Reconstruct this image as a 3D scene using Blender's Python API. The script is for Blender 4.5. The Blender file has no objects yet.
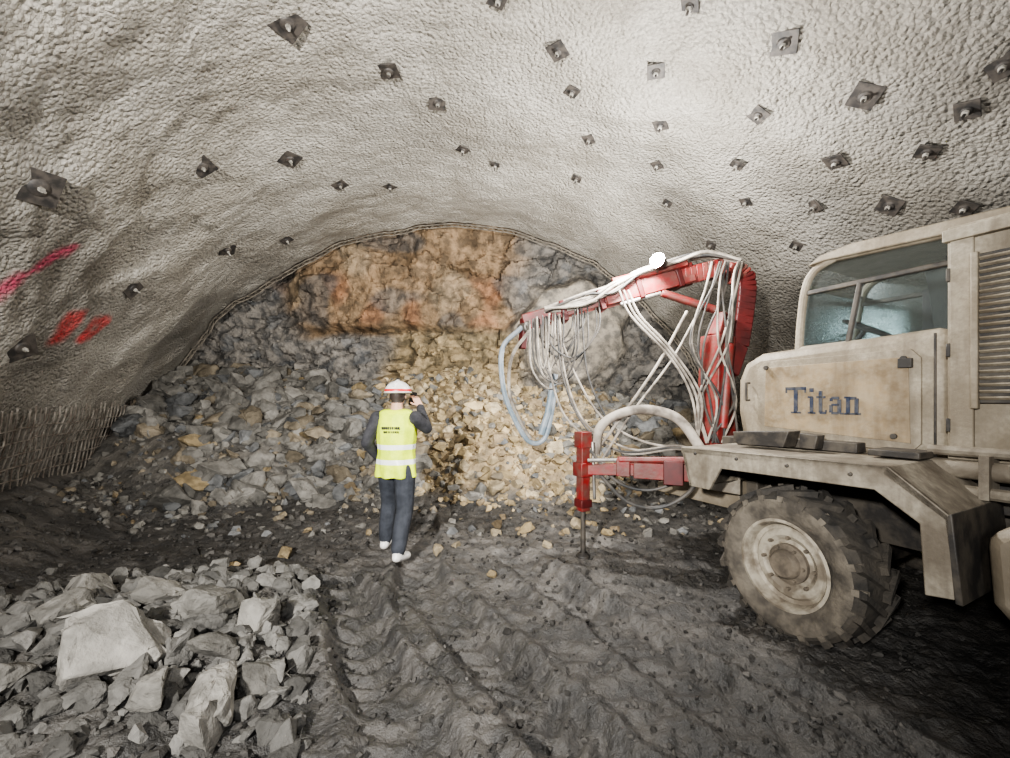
import bpy, bmesh, math, random
import numpy as np
from mathutils import Vector, Matrix, noise
random.seed(7); np.random.seed(7)
scene=bpy.context.scene
try: scene.view_settings.look='AgX - Medium High Contrast'
except Exception: pass
def nz(x,y,z,s): return noise.noise(Vector((x*s,y*s,z*s)))
def clamp(a,l,h): return max(l,min(h,a))
def sst(a,b,x):
    t=clamp((x-a)/(b-a),0,1); return t*t*(3-2*t)
# ---------------------------------------------------------------- materials
def mat(name,col,col2=None,rough=.6,metal=0.,nscale=4.,lo=.4,hi=.6,bump=0.,bscale=30.,attr=False,lowdirt=None,fine=None,spec=.5,vor=None,streak=None):
    m=bpy.data.materials.new(name); m.use_nodes=True
    nt=m.node_tree; N=nt.nodes; L=nt.links
    b=N['Principled BSDF']; b.inputs['Roughness'].default_value=rough; b.inputs['Metallic'].default_value=metal
    b.inputs['Specular IOR Level'].default_value=spec
    tc=N.new('ShaderNodeTexCoord'); co=tc.outputs['Object']
    def noi(s,d=3,r=.6,vec=None):
        n=N.new('ShaderNodeTexNoise'); n.inputs['Scale'].default_value=s; n.inputs['Detail'].default_value=d; n.inputs['Roughness'].default_value=r
        L.new(vec or co,n.inputs['Vector']); return n.outputs['Fac']
    def mr(f,a,bb,c=0.,d=1.):
        n=N.new('ShaderNodeMapRange'); L.new(f,n.inputs[0]); n.inputs[1].default_value=a; n.inputs[2].default_value=bb; n.inputs[3].default_value=c; n.inputs[4].default_value=d; return n.outputs[0]
    def mix(f,a,bb,mode='MIX'):
        n=N.new('ShaderNodeMix'); n.data_type='RGBA'; n.blend_type=mode
        if isinstance(f,float): n.inputs[0].default_value=f
        else: L.new(f,n.inputs[0])
        for i,v in ((6,a),(7,bb)):
            if isinstance(v,tuple): n.inputs[i].default_value=(*v[:3],1)
            else: L.new(v,n.inputs[i])
        return n.outputs[2]
    if attr:
        a=N.new('ShaderNodeAttribute'); a.attribute_name='Col'; c=a.outputs['Color']
        g=mr(noi(nscale),lo,hi,.0,1.)
        c=mix(g,mix(1.,c,tuple(col),'MULTIPLY'),mix(1.,c,tuple(col2 or col),'MULTIPLY'))
    else:
        c=mix(mr(noi(nscale),lo,hi),tuple(col),tuple(col2 or col))
    if fine:
        c=mix(mr(noi(fine[0],3),.35,.65,0,fine[1]),c,fine[2])
    if streak:
        mp=N.new('ShaderNodeMapping'); mp.inputs['Scale'].default_value=(9,9,1.1); L.new(co,mp.inputs[0])
        c=mix(mr(noi(1.,4,.6,mp.outputs[0]),.47,.66,0,streak[0]),c,streak[1])
    if lowdirt:
        sp=N.new('ShaderNodeSeparateXYZ'); L.new(co,sp.inputs[0])
        z=mr(sp.outputs[2],lowdirt[0],lowdirt[1],1.,0.)
        n2=mr(noi(5),.3,.7,-.35,.6)
        ad=N.new('ShaderNodeMath'); ad.operation='ADD'; ad.use_clamp=True; L.new(z,ad.inputs[0]); L.new(n2,ad.inputs[1])
        c=mix(ad.outputs[0],c,lowdirt[2])
    L.new(c,b.inputs['Base Color'])
    if bump:
        h=noi(bscale,4,.65)
        if vor:
            v=N.new('ShaderNodeTexVoronoi'); v.feature='F1'; v.inputs['Scale'].default_value=vor[0]
            L.new(co,v.inputs['Vector'])
            m2=N.new('ShaderNodeMath'); m2.operation='MULTIPLY_ADD'; L.new(v.outputs['Distance'],m2.inputs[0]); m2.inputs[1].default_value=-vor[1]; L.new(h,m2.inputs[2]); h=m2.outputs[0]
        bn=N.new('ShaderNodeBump'); bn.inputs['Strength'].default_value=1.; bn.inputs['Distance'].default_value=bump
        L.new(h,bn.inputs['Height']); L.new(bn.outputs[0],b.inputs['Normal'])
    return m
M={}
M['shot']=mat('shotcrete',(1,1,1),(.70,.685,.66),rough=.85,nscale=1.1,lo=.36,hi=.64,attr=True,bump=.065,bscale=24,vor=(27,.7),fine=(34,.45,(.20,.185,.165)),spec=.3)
M['rock']=mat('broken_rock',(1.1,1.1,1.1),(.65,.65,.65),rough=.88,nscale=6,attr=True,bump=.02,bscale=18,spec=.2)
M['face']=mat('rock_face_mat',(1.15,1.1,1.05),(.5,.5,.51),rough=.88,nscale=5,attr=True,bump=.06,bscale=9,vor=(4,.5),spec=.2)
M['mud']=mat('wet_mud',(1.15,1.12,1.08),(.6,.6,.6),rough=.55,nscale=4,attr=True,bump=.03,bscale=26,spec=.5)
M['beige']=mat('dusty_beige_paint',(.37,.33,.26),(.21,.175,.125),rough=.6,nscale=2.4,lo=.38,hi=.62,bump=.003,bscale=40,lowdirt=(.3,1.95,(.165,.137,.10)),fine=(45,.4,(.12,.09,.06)),streak=(.65,(.12,.095,.068)))
M['panel']=mat('stained_panel',(.28,.21,.125),(.16,.115,.065),rough=.6,nscale=4,bump=.002,bscale=40,fine=(22,.5,(.30,.255,.185)),streak=(.5,(.11,.08,.05)))
M['beige2']=mat('fender_paint',(.29,.258,.205),(.14,.118,.09),rough=.65,nscale=4,bump=.004,bscale=30,fine=(30,.4,(.095,.075,.055)),streak=(.6,(.085,.068,.05)))
M['red']=mat('red_paint',(.19,.012,.012),(.09,.011,.010),rough=.5,nscale=6,bump=.002,bscale=40,fine=(12,.5,(.16,.09,.07)))
M['dred']=mat('dark_red_paint',(.085,.008,.008),(.05,.007,.007),rough=.55,nscale=6)
M['dark']=mat('dark_steel',(.025,.022,.02),(.07,.06,.048),rough=.6,nscale=7,bump=.003,bscale=30)
M['rebar']=mat('shotcrete_dusted_rebar',(.26,.235,.205),(.13,.105,.085),rough=.75,nscale=9)
M['hub']=mat('muddy_hub',(.16,.132,.10),(.085,.07,.054),rough=.8,nscale=9,bump=.004,bscale=40)
M['rubber']=mat('muddy_rubber',(.022,.02,.018),(.07,.06,.048),rough=.85,nscale=5,lo=.35,hi=.65,bump=.008,bscale=35)
M['tyreside']=mat('dusty_sidewall',(.15,.13,.104),(.06,.052,.043),rough=.9,nscale=5,bump=.01,bscale=30)
M['rim']=mat('rim_paint',(.34,.305,.245),(.15,.125,.095),rough=.7,nscale=7,bump=.004,bscale=40)
M['hose']=mat('black_hose',(.035,.035,.035),(.09,.08,.07),rough=.6,nscale=6)
M['hosew']=mat('dusty_hose',(.38,.34,.29),(.14,.12,.10),rough=.7,nscale=5)
M['hoseb']=mat('blue_grey_hose',(.15,.20,.24),(.28,.31,.34),rough=.5,nscale=5)
M['steel']=mat('worn_steel',(.35,.34,.32),(.2,.18,.16),rough=.45,metal=.7,nscale=8)
M['bolt']=mat('bolt_plate_steel',(.022,.02,.019),(.07,.06,.052),rough=.6,nscale=12)
M['pale']=mat('pale_nut',(.40,.38,.34),(.15,.14,.12),rough=.6,nscale=12)
M['rib']=mat('shotcreted_rib',(.24,.21,.17),(.13,.115,.095),rough=.9,nscale=9,bump=.01,bscale=30)
M['navy']=mat('navy_lettering',(.022,.03,.055),(.07,.07,.075),rough=.5,nscale=20)
M['vest']=mat('hi_vis_yellow',(.72,.88,.015),(.58,.74,.015),rough=.6,nscale=9,bump=.012,bscale=11)
M['silver']=mat('reflective_tape',(.75,.76,.75),rough=.35)
M['jacket']=mat('dark_jacket',(.02,.02,.024),(.04,.04,.045),rough=.85,nscale=10,bump=.01,bscale=14)
M['jeans']=mat('dark_trousers',(.032,.036,.046),(.018,.021,.028),rough=.85,nscale=9,bump=.014,bscale=12)
M['skin']=mat('skin',(.52,.31,.22),rough=.55)
M['hair']=mat('hair',(.03,.02,.015),rough=.7)
M['white']=mat('white_plastic',(.8,.79,.77),(.6,.58,.55),rough=.4,nscale=10)
M['redp']=mat('red_plastic',(.55,.03,.03),rough=.4)
M['seat']=mat('cab_interior',(.03,.03,.035),(.06,.06,.06),rough=.7)
gm=bpy.data.materials.new('cab_glass'); gm.use_nodes=True; nt=gm.node_tree; nt.nodes.clear()
o=nt.nodes.new('ShaderNodeOutputMaterial'); mx=nt.nodes.new('ShaderNodeMixShader'); tr=nt.nodes.new('ShaderNodeBsdfTransparent'); gl=nt.nodes.new('ShaderNodeBsdfGlossy')
tr.inputs[0].default_value=(.78,.83,.84,1); gl.inputs[0].default_value=(.85,.9,.9,1); gl.inputs[1].default_value=.2; mx.inputs[0].default_value=.14
nt.links.new(tr.outputs[0],mx.inputs[1]); nt.links.new(gl.outputs[0],mx.inputs[2]); nt.links.new(mx.outputs[0],o.inputs[0]); M['glass']=gm
em=bpy.data.materials.new('lamp_lens'); em.use_nodes=True; e=em.node_tree.nodes['Principled BSDF']; e.inputs['Emission Color'].default_value=(1,.97,.9,1); e.inputs['Emission Strength'].default_value=150; M['lens']=em
# ---------------------------------------------------------------- mesh helpers
def finish(me,mats,name,parent=None,angle=35,bevel=0,recalc=True):
    if recalc:
        bm=bmesh.new(); bm.from_mesh(me); bmesh.ops.recalc_face_normals(bm,faces=bm.faces); bm.to_mesh(me); bm.free()
    for k in mats: me.materials.append(M[k])
    if angle is not None:
        me.polygons.foreach_set('use_smooth',[True]*len(me.polygons)); me.set_sharp_from_angle(angle=math.radians(angle))
    me.update()
    ob=bpy.data.objects.new(name,me); scene.collection.objects.link(ob)
    if parent: ob.parent=parent
    if bevel:
        b=ob.modifiers.new('bevel','BEVEL'); b.width=bevel; b.segments=2; b.limit_method='ANGLE'; b.angle_limit=math.radians(40)
    return ob
def catmull(pts,n=8):
    P=[Vector(p) for p in pts]; P=[P[0]*2-P[1]]+P+[P[-1]*2-P[-2]]; out=[]
    for i in range(1,len(P)-2):
        a,b,c,d=P[i-1:i+3]
        for k in range(n):
            t=k/n; out.append(.5*((2*b)+(c-a)*t+(2*a-5*b+4*c-d)*t*t+(3*b-a-3*c+d)*t**3))
    out.append(P[-2]); return out
class MB:
    def __init__(s): s.v=[];s.f=[];s.m=[]
    def add(s,v,f,mi=0):
        o=len(s.v); s.v+= [tuple(x) for x in v]; s.f+=[tuple(i+o for i in q) for q in f]; s.m+=[mi]*len(f)
    def box(s,c,d,mi=0,R=None):
        c=Vector(c); V=[]
        for x in(-.5,.5):
            for y in(-.5,.5):
                for z in(-.5,.5):
                    p=Vector((x*d[0],y*d[1],z*d[2]))
                    if R is not None: p=R@p
                    V.append(c+p)
        s.add(V,[(0,1,3,2),(4,6,7,5),(0,4,5,1),(2,3,7,6),(0,2,6,4),(1,5,7,3)],mi)
    def prism(s,poly,y0,y1,mi=0):
        n=len(poly); V=[(p[0],y0,p[1]) for p in poly]+[(p[0],y1,p[1]) for p in poly]
        s.add(V,[tuple(range(n)),tuple(range(2*n-1,n-1,-1))]+[(i,(i+1)%n,(i+1)%n+n,i+n) for i in range(n)],mi)
    def tube(s,pts,r,mi=0,n=8,sm=0):
        P=catmull(pts,sm) if sm else [Vector(p) for p in pts]
        k=len(P); R=r if isinstance(r,(list,tuple)) else [r]*k
        if len(R)!=k: R=[R[0]+(R[-1]-R[0])*i/(k-1) for i in range(k)]
        t0=(P[1]-P[0]).normalized(); u=t0.orthogonal().normalized(); V=[];F=[]
        for i in range(k):
            t=(P[min(i+1,k-1)]-P[max(i-1,0)]).normalized()
            u=(u-t*u.dot(t)).normalized(); w=t.cross(u)
            for j in range(n):
                a=2*math.pi*j/n; V.append(P[i]+(u*math.cos(a)+w*math.sin(a))*R[i])
        for i in range(k-1):
            for j in range(n):
                F.append((i*n+j,i*n+(j+1)%n,(i+1)*n+(j+1)%n,(i+1)*n+j))
        F.append(tuple(range(n))); F.append(tuple((k-1)*n+j for j in range(n)))
        s.add(V,F,mi)
    def beam(s,p0,p1,a,b,mi=0,up=(0,0,1)):
        p0=Vector(p0);p1=Vector(p1);t=(p1-p0).normalized();upv=Vector(up)
        w=t.cross(upv).normalized(); h=w.cross(t); V=[]
        for p,(ww,hh) in((p0,a),(p1,b)):
            for sx,sy in((-1,-1),(1,-1),(1,1),(-1,1)): V.append(p+w*sx*ww/2+h*sy*hh/2)
        s.add(V,[(0,1,2,3),(7,6,5,4),(0,4,5,1),(1,5,6,2),(2,6,7,3),(3,7,4,0)],mi)
    def rev(s,prof,c,axis=(0,1,0),mi=0,n=48,closed=False):
        ax=Vector(axis).normalized(); u=ax.orthogonal().normalized(); w=ax.cross(u); c=Vector(c); V=[];F=[];k=len(prof)
        for j in range(n):
            a=2*math.pi*j/n; d=u*math.cos(a)+w*math.sin(a)
            for r,h in prof: V.append(c+d*r+ax*h)
        rng=k if closed else k-1
        for j in range(n):
            for i in range(rng):
                i2=(i+1)%k; j2=(j+1)%n
                F.append((j*k+i,j*k+i2,j2*k+i2,j2*k+i))
        s.add(V,F,mi)
    def obj(s,name,mats,parent=None,angle=35,bevel=0):
        me=bpy.data.meshes.new(name); me.from_pydata(s.v,[],s.f); me.polygons.foreach_set('material_index',s.m)
        return finish(me,mats,name,parent,angle,bevel)
def grid_mesh(name,V,nu,nv,cols,matk,angle=None,flip=False):
    me=bpy.data.meshes.new(name)
    idx=np.arange(nu*nv).reshape(nu,nv)
    q=np.stack([idx[:-1,:-1],idx[1:,:-1],idx[1:,1:],idx[:-1,1:]],-1).reshape(-1,4)
    if flip: q=q[:,::-1]
    me.from_pydata([tuple(v) for v in V],[],q.tolist())
    ca=me.color_attributes.new('Col','FLOAT_COLOR','POINT')
    c=np.ones((len(V),4)); c[:,:3]=np.clip(cols,0.005,1); ca.data.foreach_set('color',c.ravel())
    me.polygons.foreach_set('use_smooth',[True]*len(me.polygons))
    if angle: me.set_sharp_from_angle(angle=math.radians(angle))
    me.materials.append(M[matk]); me.update()
    ob=bpy.data.objects.new(name,me); scene.collection.objects.link(ob); return ob
# ---------------------------------------------------------------- camera
F=420.
cd=bpy.data.cameras.new('camera'); cam=bpy.data.objects.new('camera',cd); scene.collection.objects.link(cam)
cam.location=(0,0,1.6); cam.rotation_euler=(math.radians(90),0,0); cd.sensor_width=36; cd.lens=36*F/1010; cd.shift_y=21/1010; cd.clip_start=.05
scene.camera=cam
# ---------------------------------------------------------------- tunnel lining
YE=8.8
def prof(Y):
    k=clamp((YE-Y)/7,0,1.2)
    top=5.3-.35*k
    return -1.07+.5*k, top, 7.1-3.2*k, -1.8, 5.7+1.5*k, -.35
def lin(Y,t):   # t<0 left, t>0 right
    cx,top,aL,zL,aR,zR=prof(Y)
    if t<0: a,zc=aL,zL
    else: a,zc=aR,zR
    b=top-zc
    x=cx+a*math.sin(t); z=zc+b*math.cos(t)
    n=Vector((-math.sin(t)/a,0,-math.cos(t)/b)).normalized()
    d=.13*nz(x,Y,z,.55)+.05*nz(x+9,Y,z,1.5)+.025*nz(x,Y+5,z,4)+.016*nz(x,Y,z+3,9)
    if t<-.6: d-=.07*sst(.1,.45,nz(x,Y+3,z+7,1.1))
    return Vector((x,Y,z))+n*d, n
STAB=[[(3.574,-.903),(3.758,-.839),(4.064,-.779)],[(4.525,-.928),(4.542,-.895),(4.694,-.883)],[(4.955,-.92),(5.161,-.908),(5.266,-.879)],[(4.955,-.92),(4.979,-.892),(5.185,-.877)],[(4.58,-.932),(4.69,-.911)]]
marks=[([lin(*q)[0] for q in s],k) for k,s in enumerate(STAB)]
def segd(p,a,b):
    ab=b-a; t=clamp((p-a).dot(ab)/ab.dot(ab),0,1); return (p-a-ab*t).length
ys=np.concatenate([np.arange(-3,1,.15),np.arange(1,YE+.001,.043)]); ys[-1]=YE
tl=np.linspace(-1.40,-.93,70); tc=np.linspace(-.93,1.0,260); tr_=np.linspace(1.0,1.60,70)
for name,ts in(('wall_left',tl),('ceiling',tc),('wall_right',tr_)):
    V=[];C=[]
    for Y in ys:
        for t in ts:
            p,n=lin(Y,t)
            V.append(p)
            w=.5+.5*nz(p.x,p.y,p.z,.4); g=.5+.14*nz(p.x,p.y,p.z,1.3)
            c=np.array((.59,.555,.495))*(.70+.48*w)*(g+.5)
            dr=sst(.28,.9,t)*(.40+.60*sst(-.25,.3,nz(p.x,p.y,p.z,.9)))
            c=c*(1-.62*dr)  # shade painted into the colour on the right, away from the lit crown
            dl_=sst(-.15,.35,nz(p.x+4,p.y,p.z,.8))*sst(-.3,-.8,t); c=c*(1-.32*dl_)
            low_shade=sst(2.1,.3,p.z) ; c=c*(1-.6*low_shade)  # shade towards the wall foot, painted into the colour
            if name!='wall_right' and t<-.5 and 1.2<p.z<3.6 and Y<7:
                for pts,k in marks:
                    if (p-pts[0]).length<1.5:
                        d=min(segd(p,pts[i],pts[i+1]) for i in range(len(pts)-1))
                        d+=.05*nz(p.x,p.y,p.z,7)+.02*nz(p.x,p.y,p.z,19)
                        wd=.05 if k==0 else .08
                        f=(1-sst(wd*.3,wd*1.6,d))*.85
                        c=c*(1-f)+np.array((.75,.04,.16) if k==0 else (.80,.05,.06))*f
            C.append(c)
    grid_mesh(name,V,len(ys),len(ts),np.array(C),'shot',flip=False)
tt=np.linspace(-1.40,1.6,300); V=[];C=[]
for k,(off,dy) in enumerate(((0,0),(.02,.05),(.14,.1),(.6,.12))):
    for t in tt:
        p,n=lin(YE,t); q=p-n*off; q.y+=dy+(.03*nz(p.x,p.z,k,5) if k else 0); V.append(q); C.append((.3,.28,.25))
grid_mesh('trim_lining_edge',V,4,len(tt),np.array(C),'shot')
mb=MB()
def ring(off,y,a=-1.2,b=1.45,n=140): return [ (lin(YE,t)[0]+lin(YE,t)[1]*off+Vector((0,y-YE,0))) for t in np.linspace(a,b,n)]
r1=ring(.02,YE+.03);r2=ring(-.02,YE+.16);r3=ring(.06,YE+.09)
for r in(r1,r2,r3): mb.tube(r,.012,0,6)
for i in range(0,len(r1)-2,2):
    mb.tube([r1[i],r3[i+1],r1[i+2]],.007,0,4); mb.tube([r2[i],r3[i+1],r2[i+2]],.007,0,4)
mb.obj('lattice_girder_arch',['rib'])
# ---------------------------------------------------------------- rock bolts: (chainage, angle, plate size)
BT=[(3.34,-.725,.34),(3.62,-.25,.32),(4.64,-.518,.27),(4.36,-.091,.27),(4.93,-.001,.25),(5.41,-.357,.30),(6.49,-.276,.26),(5.92,.043,.21),(4.02,.185,.23),(4.55,.228,.19),(4.0,.329,.21),(5.33,.296,.18),(4.64,.39,.19),(6.38,.12,.18),(6.95,-.155,.22),(6.32,.32,.18),(5.42,.447,.17),(6.11,.536,.17),(4.76,.549,.19),(4.03,.495,.21),(3.39,.444,.26),(3.49,.573,.27),(4.13,.642,.24),(4.76,.711,.2),(5.25,.632,.17),(6.22,.685,.18),(4.27,.768,.26),(3.65,.70,.21),(2.93,.638,.22),(5.35,.778,.18),(7.45,-.468,.24),(6.67,-.603,.28),(4.1,-.959,.3),(3.57,.093,.2),(5.33,-.797,.28),(3.83,.813,.2),(3.25,.668,.2),(3.35,.32,.18)]
mb=MB()
for Y,t,size in BT:
    p,n=lin(Y,t); size*=.85 if t>-.5 else .92
    n=(n+Vector((random.uniform(-.15,.15),random.uniform(-.18,.18),random.uniform(-.15,.15)))).normalized()
    q=n.to_track_quat('Z','Y').to_matrix()@Matrix.Rotation(random.uniform(0,1.57),3,'Z')
    c=p+n*.018
    mb.box(c,(size*.9,size*.9,.012),0,q)
    mb.rev([(size*.24,.004),(size*.2,.018),(size*.1,.026),(0.001,.026)],c,n,0,16)
    mb.rev([(.024,.02),(.024,.045),(.001,.045)],c,n,1,6)
    mb.tube([c+n*.03,c+n*random.uniform(.06,.10)],.012,1 if t<-.2 else 0,6)
mb.obj('rock_bolts',['bolt','pale'],bevel=.003)
# ---------------------------------------------------------------- rebar starter mesh along the left wall toe
mb=MB()
for Y in np.arange(3.6,8.4,.10):
    pts=[lin(Y,t)[0]+lin(Y,t)[1]*.10 for t in np.linspace(-1.30,-1.09,8)]
    top=pts[-1]; pts.append(top+Vector((.02,0,.06+.12*random.random())))
    mb.tube(pts,.009,0,5)
for t in np.linspace(-1.29,-1.10,9):
    mb.tube([lin(Y,t)[0]+lin(Y,t)[1]*.115 for Y in np.arange(3.6,8.4,.2)],.008,0,5)
mb.obj('rebar_mesh',['rebar'])
# ---------------------------------------------------------------- ground
def BL(y): return -2.9+(9.2-y)*.65
def ground_h(x,y):
    foot=6.1+.25*nz(x,0,0,.9)-1.0*sst(-2.5,-5.5,x)+.3*sst(1,3,x)
    s=y-foot; h=0
    if s>0:
        cap=2.75+.35*nz(x,3,0,.7)-.7*sst(1.5,3.2,x)
        h=.80*s*(s/(s+.35)); h=cap*(1-math.exp(-(h/cap)**1.3*1.35)) if h>0 else 0
        h=min(h,cap)
        h+=.40*math.exp(-((x-(BL(y)+1.7))/1.2)**2)*sst(0,1.2,s)
    cx,top,aL,zL,aR,zR=prof(y); xw=cx-aL*.96; dl=x-xw
    h=max(h,.5*max(0,1.4-dl)) if dl<1.4 else h
    xr=cx+aR; dr=xr-x
    if dr<1: h=max(h,.4*(1-dr))
    g=math.exp(-((x+2.45)/1.1)**4-((y-2.6)/1.0)**4); h+=.22*g
    return h
RUT=[((-1.36,3.5),(-.30,1.7)),((-.74,3.7),(.42,1.8)),((.1,4.3),(1.1,2.3)),((-1.1,5.6),(-.74,3.7))]
def ground(x,y):
    h=ground_h(x,y)
    flat=1-sst(.02,.5,h)
    r=.045*nz(x,y,0,.9)+.03*nz(x,y,2,3)+.03*nz(x,y,5,7)+.02*nz(x,y,7,15)+.014*nz(x,y,9,30)
    if y>1 and flat>.1:
        for k,((ax,ay),(bx,by)) in enumerate(RUT):
            dx,dy=bx-ax,by-ay; L=math.hypot(dx,dy); t=((x-ax)*dx+(y-ay)*dy)/L; d=((x-ax)*dy-(y-ay)*dx)/L+.04*nz(t,k,0,1.5)
            if -.2<t<L+.5 and abs(d)<.36:
                st=.6+.7*sst(-.25,.25,nz(x,y,k*3.3,1.3))
                w=(1-sst(.15,.22,abs(d)))*st; edge=math.exp(-((abs(d)-.25)/.05)**2)*st
                ch=math.sin((t+abs(d)*.8)*2*math.pi/.16)
                r=r*(1-.4*w)+flat*(-.05*w+.016*w*ch+.035*edge)
    return h+r
xs=np.concatenate([np.arange(-8.6,-3.5,.045),np.arange(-3.5,3.2,.021),np.arange(3.2,7.6,.045)])
yl=[-3,-2,-1,0,.6,1.0,1.3]; y=1.35
while y<9.9: yl.append(y); y*=1.0062
V=[];C=[]
for x in xs:
    for y in yl:
        h=ground(x,y); V.append((x,y,h))
        gh=ground_h(x,y)
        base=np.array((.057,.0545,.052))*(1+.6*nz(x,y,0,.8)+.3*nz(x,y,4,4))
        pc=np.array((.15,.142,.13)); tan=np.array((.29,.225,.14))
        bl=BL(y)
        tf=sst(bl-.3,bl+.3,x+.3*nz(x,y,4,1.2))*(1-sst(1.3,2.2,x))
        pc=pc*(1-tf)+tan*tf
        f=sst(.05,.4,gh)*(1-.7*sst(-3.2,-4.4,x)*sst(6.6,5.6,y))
        base=base*(1+1.5*math.exp(-((x-.3)/1.8)**2-((y-4.9)/1.3)**2))  # pool of light on mid-floor, painted into the mud colour
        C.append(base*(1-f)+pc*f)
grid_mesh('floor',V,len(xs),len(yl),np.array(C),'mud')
# ---------------------------------------------------------------- excavation face (fractured rock)
xs=np.arange(-9.6,6.8,.034); zs=np.arange(.6,6.5,.034); V=[];C=[]
def hsh(p,k=0.): return (math.sin(p.x*12.9898+p.y*78.233+p.z*37.719+k*11.7)*43758.5453)%1
for x in xs:
    for z in zs:
        cx,top,aL,zL,aR,zR=prof(YE); a,zc=(aL,zL) if x<cx else (aR,zR)
        r=math.sqrt(((x-cx)/a)**2+((z-zc)/(top-zc))**2)
        wx=.40*nz(x,z,0,1.1)+.15*nz(x,z,6,3.5); wz=.35*nz(x,z,5,1.1)+.13*nz(x,z,2,3.5)
        br=sst(-5.4,-4.4,x+.5*nz(x,z,3,1.1))*(1-sst(-.1,.8,x+.4*nz(x,z,8,1)))*sst(2.95,3.15,z+.2*nz(x,z,6,1))
        q=Vector((x*.95+z*.3+wx,z*1.6-x*.3+wz,0))
        vd,vp=noise.voronoi(q); c0=vp[0]; hh=hsh(c0)
        q2=Vector((x*3.0+z*1.1+wx*2.2,z*5.0-x*1.2+wz*2.2,3)); vd2,vp2=noise.voronoi(q2); c2=vp2[0]; h2=hsh(c2)
        q3=Vector((x*8+z*3+wx*4,z*12-x*3,7)); vd3,vp3=noise.voronoi(q3); c3=vp3[0]
        f1=hh*.16+(hsh(c0,1)-.5)*.40*(q.x-c0.x)+(hsh(c0,2)-.5)*.34*(q.y-c0.y)
        f2=(h2*.07+(hsh(c2,1)-.5)*.13*(q2.x-c2.x)+(hsh(c2,2)-.5)*.13*(q2.y-c2.y))*(1-.35*br)
        f3=(hsh(c3)*.028+(hsh(c3,1)-.5)*.04*(q3.x-c3.x))
        y=9.66-f1-f2-f3+.12*nz(x,z,2,1)-.10*(.3-abs(nz(x,z*.8,9,2.1)))-.05*(.3-abs(nz(x*1.3,z,14,5)))-.015*nz(x,z,4,20)
        led=sst(3.1,3.3,z+.15*nz(x,0,0,1.2))*(sst(-5.0,-4.2,x)*(1-sst(-.9,-.1,x)))
        y-=.30*led
        y-=.35*sst(.97,1.12,r)
        col=np.array((.18,.172,.16))*(.75+.3*hh+.3*h2)
        if hsh(c2,5)>.85: col=col*np.array((.9,.95,1.02))
        oc=np.array((.27,.195,.125))*(.85+.2*h2+.5*nz(x,z,11,2.2)+.3*nz(x*2.5,z*.7,17,2)); orr=np.array((.30,.15,.085))
        of=sst(.05,.3,nz(x*.9,z*.6,4,1.6))*sst(3.1,3.4,z)*(1-sst(4.1,4.5,z))
        oc=oc*(1-.65*of)+orr*.65*of
        pl=sst(.1,.35,nz(x,z,31,1.1)); oc=oc*(1-.45*pl)+np.array((.34,.285,.205))*.45*pl
        bp=sst(.05,.3,nz(x,z*1.4,21,1.3)); oc=oc*(1-.7*bp)+np.array((.13,.125,.12))*.7*bp
        ledge_shade=math.exp(-((z-3.12-.15*nz(x,0,0,1.2))/.10)**2); oc=oc*(1-.45*ledge_shade)  # shade line under the ledge, painted into the rock colour
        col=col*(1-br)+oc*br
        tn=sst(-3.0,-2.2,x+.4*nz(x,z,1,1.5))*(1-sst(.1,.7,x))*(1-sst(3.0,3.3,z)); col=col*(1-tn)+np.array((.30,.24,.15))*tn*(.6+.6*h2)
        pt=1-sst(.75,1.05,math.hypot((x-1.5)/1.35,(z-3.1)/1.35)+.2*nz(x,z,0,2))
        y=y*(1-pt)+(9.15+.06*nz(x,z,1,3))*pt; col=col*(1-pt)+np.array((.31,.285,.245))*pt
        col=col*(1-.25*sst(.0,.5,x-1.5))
        V.append((x,y,z)); C.append(col)
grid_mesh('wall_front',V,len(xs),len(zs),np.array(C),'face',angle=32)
# ---------------------------------------------------------------- broken rock
def proto(seed,n=13,sub=0,amp=.06,flat=.7):
    rd=random.Random(seed); bm=bmesh.new()
    for i in range(n):
        v=Vector((rd.gauss(0,1),rd.gauss(0,1),rd.gauss(0,1))).normalized()
        m=max(abs(v.x),abs(v.y),abs(v.z)); v=v*(.55+.45/m*rd.uniform(.75,1)); v.z*=flat
        bm.verts.new(v*.5)
    r=bmesh.ops.convex_hull(bm,input=bm.verts); 
    bmesh.ops.delete(bm,geom=[g for g in r['geom_interior'] if isinstance(g,bmesh.types.BMVert)],context='VERTS')
    if sub:
        bmesh.ops.bevel(bm,geom=list(bm.edges),offset=.02,segments=1,affect='EDGES')
        bmesh.ops.triangulate(bm,faces=bm.faces)
        bmesh.ops.subdivide_edges(bm,edges=bm.edges,cuts=sub,use_grid_fill=True)
        bm.normal_update()
        for v in bm.verts:
            v.co+=v.co.normalized()*(amp*nz(v.co.x+seed,v.co.y,v.co.z,3)+amp*.5*nz(v.co.x,v.co.y+seed,v.co.z,8)+amp*.35*nz(v.co.x,v.co.y+seed,v.co.z,18))
    bmesh.ops.triangulate(bm,faces=bm.faces)
    bm.verts.index_update()
    V=np.array([v.co[:] for v in bm.verts]); Fc=np.array([[v.index for v in f.verts] for f in bm.faces]); bm.free(); return V,Fc
PR=[proto(i,random.choice((10,12,14,16)),0,flat=random.uniform(.55,1)) for i in range(40)]
PH=[proto(100+i,random.choice((12,14,18,22)),3,amp=.07,flat=random.uniform(.6,.95)) for i in range(14)]
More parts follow.
